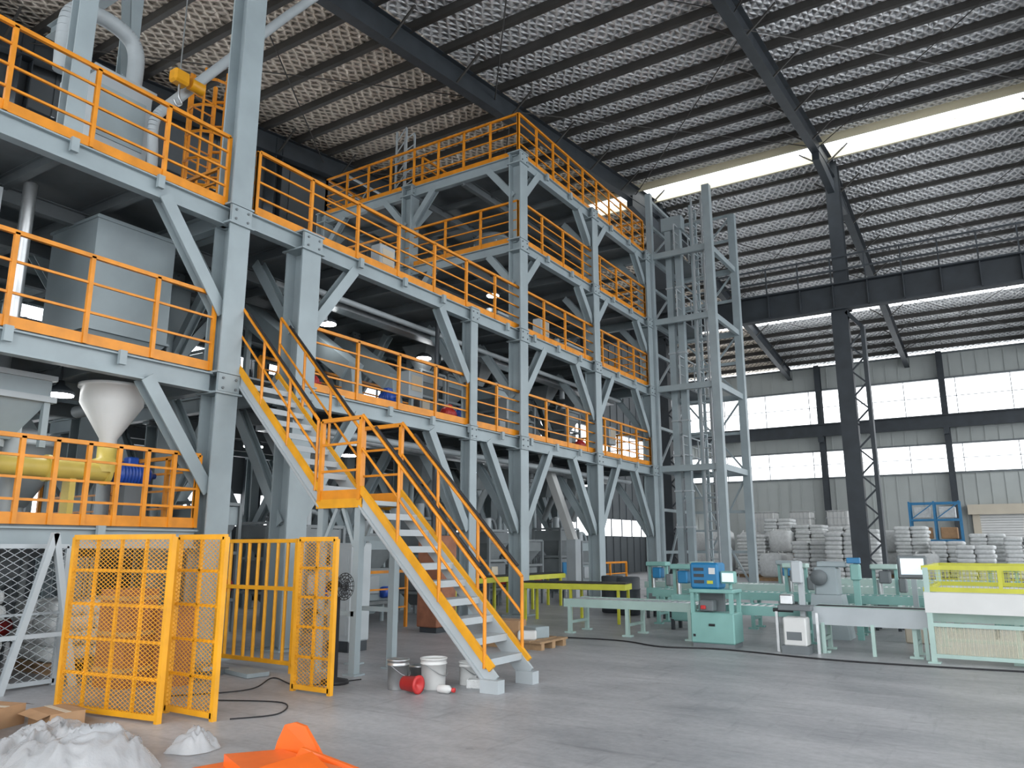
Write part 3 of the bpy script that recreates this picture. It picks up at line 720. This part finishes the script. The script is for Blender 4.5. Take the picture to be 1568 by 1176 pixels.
for c in((-8.1,3.7,0,.6,.4,.18,.3),(-7.55,4.1,0,.45,.3,.14,-.1),(-7.6,3.3,0,.4,.35,.22,.2)):
    b=MB('cardboard_box'); carton(b,*c); b.done()
b=MB('orange_steel_bracket')
ox,oy=.42,-.16
def plate(pts,th,mat,nrm=(0,0,1)):
    n=V(nrm).normalized()*th; k=len(pts); P=[V(p)+V((ox,oy,0)) for p in pts]; vs=P+[p+n for p in P]
    b.add(vs,[tuple(reversed(range(k))),tuple(range(k,2*k))]+[(i,(i+1)%k,k+(i+1)%k,k+i) for i in range(k)],mat)
plate([(-5.55,3.95,.0),(-4.6,3.6,.0),(-4.0,4.3,.0),(-4.3,4.5,0),(-4.75,4.55,.0),(-5.4,4.45,0)],.05,ORANGE)
plate([(-5.4,4.1,.05),(-4.7,3.8,.05),(-4.4,4.3,.05),(-5.15,4.42,.05)],.08,ORANGE)
plate([(-5.25,4.4,.02),(-4.75,4.5,.02),(-4.85,4.48,.16),(-4.97,4.46,.3),(-5.06,4.44,.32),(-5.14,4.42,.3),(-5.2,4.41,.18)],.03,ORANGE,(-.2,1,0))
plate([(-4.95,4.3,.05),(-4.35,4.42,.05),(-4.4,4.42,.1),(-4.85,4.32,.2)],.03,ORANGE,(-.2,1,0))
plate([(-4.85,3.95,.13),(-4.5,3.8,.1),(-4.3,4.15,.1),(-4.7,4.28,.18)],.02,ORANGE)
b.done()

# ------------------------------------------------------------------ conveyor lines
def conveyor(x0,x1,y,w,zt,mat=MINT,rollers=True,step=.13,legs=1.3,name='roller_conveyor'):
    b=MB(name)
    for s in(-w/2,w/2):
        b.beam((x0,y+s,zt-.07),(x1,y+s,zt-.07),.05,.15,mat)
    if rollers:
        x=x0+.06
        while x<x1: b.tube((x,y-w/2,zt-.03),(x,y+w/2,zt-.03),.028,SILVER,8); x+=step
    else: b.box((x0,y-w/2+.03,zt-.04),(x1,y+w/2-.03,zt),BLACK)
    n=max(1,round((x1-x0)/legs))
    for i in range(n+1):
        x=x0+.12+(x1-x0-.24)*i/n
        for s in(-w/2,w/2):
            b.beam((x,y+s,.03),(x,y+s,zt-.1),.08,.06,mat,(1,0,0)); b.box((x-.09,y+s-.06,0),(x+.09,y+s+.06,.03),mat)
        b.beam((x,y-w/2,.2),(x,y+w/2,.2),.05,.05,mat)
    return b.done()
conveyor(-7.35,-4.75,13.75,.7,.62,MINTL)
conveyor(-4.7,-2.9,13.75,.7,.62,MINT)
conveyor(-6.6,-1.4,16.2,.5,.7,MINT,legs=1.0); conveyor(-8.0,-1.0,19.2,.7,.72,MINTL,legs=1.6); conveyor(-1.2,5,17.8,.8,.75,MINTL); conveyor(-5,3,21.5,.7,.8,MINTL)
conveyor(-2.75,2.6,13.35,.5,.68,MINTL,False)
b=MB('conveyor_side_guard'); b.box((-2.75,12.98,.42),(-1.15,13.01,.68),LTG)
for x in(-2.6,-1.9,-1.2): b.beam((x,12.99,0),(x,12.99,.45),.05,.05,MINTL,(1,0,0))
b.done()
b=MB('sealing_machine')
cx,cy=-4.25,12.95
b.cb((cx,cy,.3),(.72,.5,.48),MINT,0,.02); b.box((cx-.34,cy-.22,0),(cx+.34,cy+.22,.07),STEELD)
for i in(-.32,.32):
    for j in(-.2,.2): b.beam((cx+i,cy+j,.5),(cx+i,cy+j,.86),.06,.06,MINT,(1,0,0))
b.box((cx-.3,cy+.1,.54),(cx+.1,cy+.2,.86),STEELD); b.cb((cx-.12,cy-.05,.64),(.24,.2,.18),STEELD,0,.02); b.cb((cx-.15,cy-.2,.62),(.08,.06,.06),RED,0,.01)
b.cb((cx,cy,.88),(.74,.5,.06),MINT,0,.01)
b.cb((cx-.12,cy+.02,1.12),(.48,.4,.42),BLUEL,0,.03)
for k in range(3): b.box((cx-.32+.03,cy-.19,1.0+k*.1),(cx-.12,cy-.178,1.05+k*.1),DARK)
b.cb((cx+.02,cy-.19,1.2),(.1,.02,.1),WHITE); b.cb((cx-.02,cy-.18,1.02),(.1,.02,.05),YG)
b.cb((cx+.26,cy-.08,1.1),(.26,.1,.2),MINT,-.2,.02); b.cb((cx+.262,cy-.137,1.1),(.2,.01,.14),SCREEN,-.2)
b.tube((cx+.26,cy,.9),(cx+.26,cy,1.02),.03,MINT,10); b.tube((cx-.05,cy-.252,.35),(cx+.05,cy-.252,.35),.02,BLACK,8)
b.cb((cx-.3,cy-.25,.18),(.04,.01,.04),BLACK)
b.done()
b=MB('inkjet_printer_stand')
cx,cy=-2.95,12.95
b.cb((cx,cy-.15,.32),(.34,.3,.42),WHITE,0,.02); b.box((cx-.2,cy-.33,0),(cx+.2,cy+.02,.12),STEELD); b.box((cx-.12,cy-.305,.2),(cx+.1,cy-.3,.32),STEELD)
b.box((cx+.02,cy+.05,0),(cx+.1,cy+.13,1.25),LTG); b.cb((cx-.02,cy,.66),(.5,.3,.08),STEELD,0,.01); b.cb((cx+.03,cy,1.2),(.16,.14,.34),LTG,0,.02); b.cb((cx-.15,cy-.02,.78),(.2,.16,.16),SILVER,0,.02)
b.tube((cx-.35,cy-.1,.62),(cx-.05,cy-.1,.62),.03,BLACK,10)
for s in(-.3,.3): b.beam((cx+s,cy-.1,0),(cx+s,cy-.1,.6),.04,.04,SILVER,(1,0,0))
b.done()
b=MB('bag_closing_machine')
cx,cy=-2.9,15.2
b.frustum((cx,cy,.0),(.5,.5),(.7,.6),.75,STEEL); b.cb((cx,cy,.98),(.4,.4,.5),STEEL,0,.03); b.lathe((cx-.1,cy-.24,1.05),[(0,-.06),(.14,-.06),(.14,.02),(0,.02)],STEELD,18,'Y')
b.cb((cx+.1,cy,1.28),(.5,.3,.1),STEEL,0,.02); b.cb((cx+.5,cy-.1,1.15),(.16,.2,.28),MINT,0,.02); b.cb((cx+.48,cy-.1,1.35),(.22,.14,.1),BLUEL,0,.01); b.beam((cx+.5,cy-.1,0),(cx+.5,cy-.1,1.05),.1,.1,MINT,(1,0,0)); b.done()
b=MB('control_monitor')
cx,cy=-1.5,15.2
b.cb((cx,cy,.25),(.4,.35,.5),BEIGE,0,.02); b.beam((cx,cy,.5),(cx,cy,1.05),.08,.08,STEEL,(1,0,0)); b.cb((cx,cy-.03,1.25),(.46,.1,.38),STEELD,.15,.02); b.cb((cx+.005,cy-.09,1.26),(.36,.012,.27),SCREEN,.15); b.done()
for x,y in((-5.6,15.2),(-3.9,17.2),(-6.2,18.0),(-.2,16.7),(-4.8,20.3),(-7.0,17.3),(-2.2,17.2)):
    b=MB('packing_machine'); r=random.Random(int(x*10))
    mm=r.choice([MINT,MINTL,STEEL,LTG])
    b.cb((x,y,.42),(.45,.45,.5),mm,0,.02)
    for i in(-.2,.2):
        b.beam((x+i,y,.6),(x+i,y,1.2),.06,.06,MINT,(1,0,0))
        for j in(-.2,.2): b.beam((x+i,y+j,0),(x+i,y+j,.2),.06,.06,DARK,(1,0,0))
    b.cb((x,y,1.2),(.5,.3,.1),mm,0,.02); b.cb((x,y,1.0),(.2,.26,.24),BLUEL if x<-4 else STEELD,0,.02); b.cb((x+.32,y-.1,.85),(.14,.2,.26),STEELD,0,.02); b.tube((x-.1,y-.05,.65),(x-.1,y-.05,.95),.05,SILVER,10)
    b.cb((x-.05,y-.24,.45),(.2,.02,.2),STEELD)
    b.done()
for x,y in((-7.9,17.6),(-8.5,18.0)):
    b=MB('steel_drum'); b.lathe((x,y,0),[(0,0),(.26,0),(.28,.03),(.28,.28),(.295,.3),(.28,.32),(.28,.58),(.295,.6),(.28,.62),(.28,.86),(.25,.88),(0,.87)],DARK,22); b.done()
b=MB('safety_cage')
x0,x1,y0,y1=-1.1,2.6,12.75,14.9
for x in(x0,.75,x1):
    for y in(y0,y1): b.beam((x,y,0),(x,y,1.3),.07,.07,MINTL,(1,0,0)); b.box((x-.08,y-.08,0),(x+.08,y+.08,.02),MINTL)
for y in(y0,y1):
    b.beam((x0-.05,y,.82),(x1,y,.82),.08,.28,WHITE)
    for z in(1.3,1.0): b.beam((x0-.05,y,z),(x1,y,z),.06,.06,YG)
    b.beam((x0,y,.1),(x1,y,.1),.05,.05,MINTL); b.beam((x0,y,.52),(x1,y,.52),.05,.05,MINTL)
    for x in(x0,-.2,.75,1.7): b.beam((x,y,1.0),(x,y,1.3),.05,.05,YG,(1,0,0))
    x=x0
    while x<x1: b.beam((x,y,1.0),(x,y,1.3),.006,.006,YG,(1,0,0)); b.beam((x,y,.1),(x,y,.52),.005,.005,BEIGE,(1,0,0)); x+=.05
    for k in range(7): b.beam((x0,y,1.02+k*.045),(x1,y,1.02+k*.045),.006,.006,YG)
b.box((x0,y0+.03,.12),(x1,y0+.035,.5),POLY)
for x in(x0,x1):
    for z in(1.3,1.0,.82): b.beam((x,y0,z),(x,y1,z),.06,.06,YG if z>.9 else WHITE)
b.done()
b=MB('pallet_of_tools')
for k in range(3): b.box((-7.6,10.9+k*.35,0),(-6.4,11.0+k*.35,.1),WOOD)
for k in range(6): b.box((-7.6+k*.21,10.85,.1),(-7.44+k*.21,11.75,.13),WOOD)
b.cb((-7.2,11.2,.27),(.5,.35,.28),CARD,.2,.01); b.cb((-6.8,11.4,.22),(.35,.3,.18),STEEL,-.3,.01); b.cb((-6.75,11.05,.2),(.3,.2,.14),WHITE,.5,.02); b.done()

def pillow(b,c,sx,sy,sz,rz,mat,e1=.28,e2=.55):
    n1,n2=20,6; R=Matrix.Rotation(rz,3,'Z'); vs=[];fs=[]
    f=lambda v,e: math.copysign(abs(v)**e,v)
    for j in range(n2+1):
        ph=-math.pi/2+math.pi*j/n2
        for i in range(n1):
            th=2*math.pi*(i+.5)/n1
            x=f(math.cos(ph),.4)*f(math.cos(th),e1)*sx/2; y=f(math.cos(ph),.4)*f(math.sin(th),e1)*sy/2; z=f(math.sin(ph),e2)*sz/2
            vs.append(V(c)+R@V((x,y,z)))
    for j in range(n2):
        for i in range(n1): k=(i+1)%n1; fs.append((j*n1+i,j*n1+k,j*n1+n1+k,j*n1+n1+i))
    b.add(vs,fs,mat,True)
def pal(b,x,y,w):
    for k in(-.5,0,.5): b.box((x-w/2,y+k*w*.8-.05,0),(x+w/2,y+k*w*.8+.05,.12),WOOD)
    b.box((x-w/2,y-w/2,.12),(x+w/2,y+w/2,.15),WOOD)
def bagstack(x,y,n=6,w=1.3):
    b=MB('pallet_of_bags'); pal(b,x,y,w)
    for l in range(n):
        if l%2==0: items=[(-.27,-.32,.5,.34),(-.27,0.01,.5,.34),(-.27,.34,.5,.34),(.25,-.25,.5,.52),(.25,.25,.5,.52)]
        else: items=[(.27,-.32,.5,.34),(.27,0.01,.5,.34),(.27,.34,.5,.34),(-.25,-.25,.5,.52),(-.25,.25,.5,.52)]
        for i,j,a,c in items:
            pillow(b,(x+i*w+random.uniform(-.03,.03),y+j*w,.15+.1+l*.185),w*a*1.04,w*c*1.04,.21,random.uniform(-.06,.06),BAG)
    b.done()
def jumbo(x,y,n):
    b=MB('jumbo_bag')
    for l in range(n):
        z=.15+l*1.15
        if l==0: pal(b,x,y,1.2)
        pillow(b,(x,y,z+.55),1.15,1.15,1.15,random.uniform(-.1,.1),BAG,.35,.35)
        for i in(-.4,.4):
            for j in(-.4,.4): b.tube((x+i,y+j,z+1.0),(x+i*.8,y+j*.8,z+1.2),.03,WHITE,6)
    b.done()
for x,y,n in((-11.7,42.6,11),(-8.7,42.8,12),(-7.1,43,13),(-11.1,46,16),(-9.4,46,14),(-4.2,44,13),(-1.0,45,11),(-7.8,38,9),(-6.2,37,11),(-6.0,41,12),(-1.4,40,8),(.4,43,10),(-2.6,42.5,9)):
    bagstack(x,y,n,1.45)
for x,y,n in((-13.4,42.5,2),(-10.2,42.4,2),(-12.8,46,2),(-9.7,38.5,1),(-3.4,40.3,1),(-14.8,44,2),(-5.4,45.5,2)): jumbo(x,y,n)
for x,y in((-8.4,40),(-2.9,45.8)):
    b=MB('carton_stack'); pal(b,x,y,1.2)
    for i in(-.3,.3):
        for j in(-.3,.3):
            for k in range(3): b.cb((x+i,y+j,.4+k*.5),(.57,.57,.48),CARD,0,.01); b.cb((x+i,y+j,.4+k*.5),(.58,.06,.485),BEIGE)
    b.done()
for k in range(3):
    b=MB('bulk_container')
    x=-12.6+k*2.1; b.box((x-.6,48.4,0),(x+.6,49.6,.14),WOOD); b.cb((x,49,1.9),(1.2,1.2,3.5),WHITE,0,.08)
    for z in(.4,.8,1.2,1.6,2.0,2.4,2.8,3.2,3.6): b.box((x-.64,48.36,z),(x+.64,49.64,z+.03),SILVER)
    for i in range(7): b.box((x-.64+i*.21,48.35,.14),(x-.62+i*.21,48.37,3.65),SILVER)
    b.done()
b=MB('storage_rack')
for x in(-4.6,-3.4,-2.2):
    for y in(48,49): b.beam((x,y,0),(x,y,4),.1,.1,BLUEL,(1,0,0))
for z in(.8,1.9,3.0,3.9):
    for y in(48,49): b.beam((-4.6,y,z),(-2.2,y,z),.06,.1,BLUEL)
for x in(-4.6,-3.4): b.beam((x,48,3),(x+1.2,48,3.9),.05,.05,BLUEL)
for x in(-4.0,-2.8):
    for z in(.85,1.95,3.05): b.cb((x,48.5,z+.35),(.8,.7,.6),CARD if z<2 else BAG,0,.03)
b.done()
b=MB('brown_crate_stack')
b.cb((-9.0,5.6,.55),(.5,.4,1.1),BRN,.1); b.cb((-8.6,5.95,.45),(.4,.3,.9),BRN,-.1)
for z in(.2,.6,1.0): b.cb((-9.0,5.6,z),(.53,.43,.05),WOOD,.1)
b.done()
bagstack(-10.9,4.3,5,1.1); bagstack(-10.9,6.0,4,1.1)

# ------------------------------------------------------------------ world, camera
w=bpy.data.worlds.new('World'); bpy.context.scene.world=w; w.use_nodes=True
bg=w.node_tree.nodes['Background']; bg.inputs[0].default_value=(.94,.97,1,1); bg.inputs[1].default_value=3.45
bpy.context.scene.view_settings.view_transform='Standard'
cam=bpy.data.cameras.new('camera'); co=bpy.data.objects.new('camera',cam); bpy.context.collection.objects.link(co)
co.location=(0,0,1.6); co.rotation_euler=(math.radians(90+11.9),0,math.radians(32.5))
cam.sensor_width=36; cam.lens=36*.7513; cam.clip_end=300
bpy.context.scene.camera=co
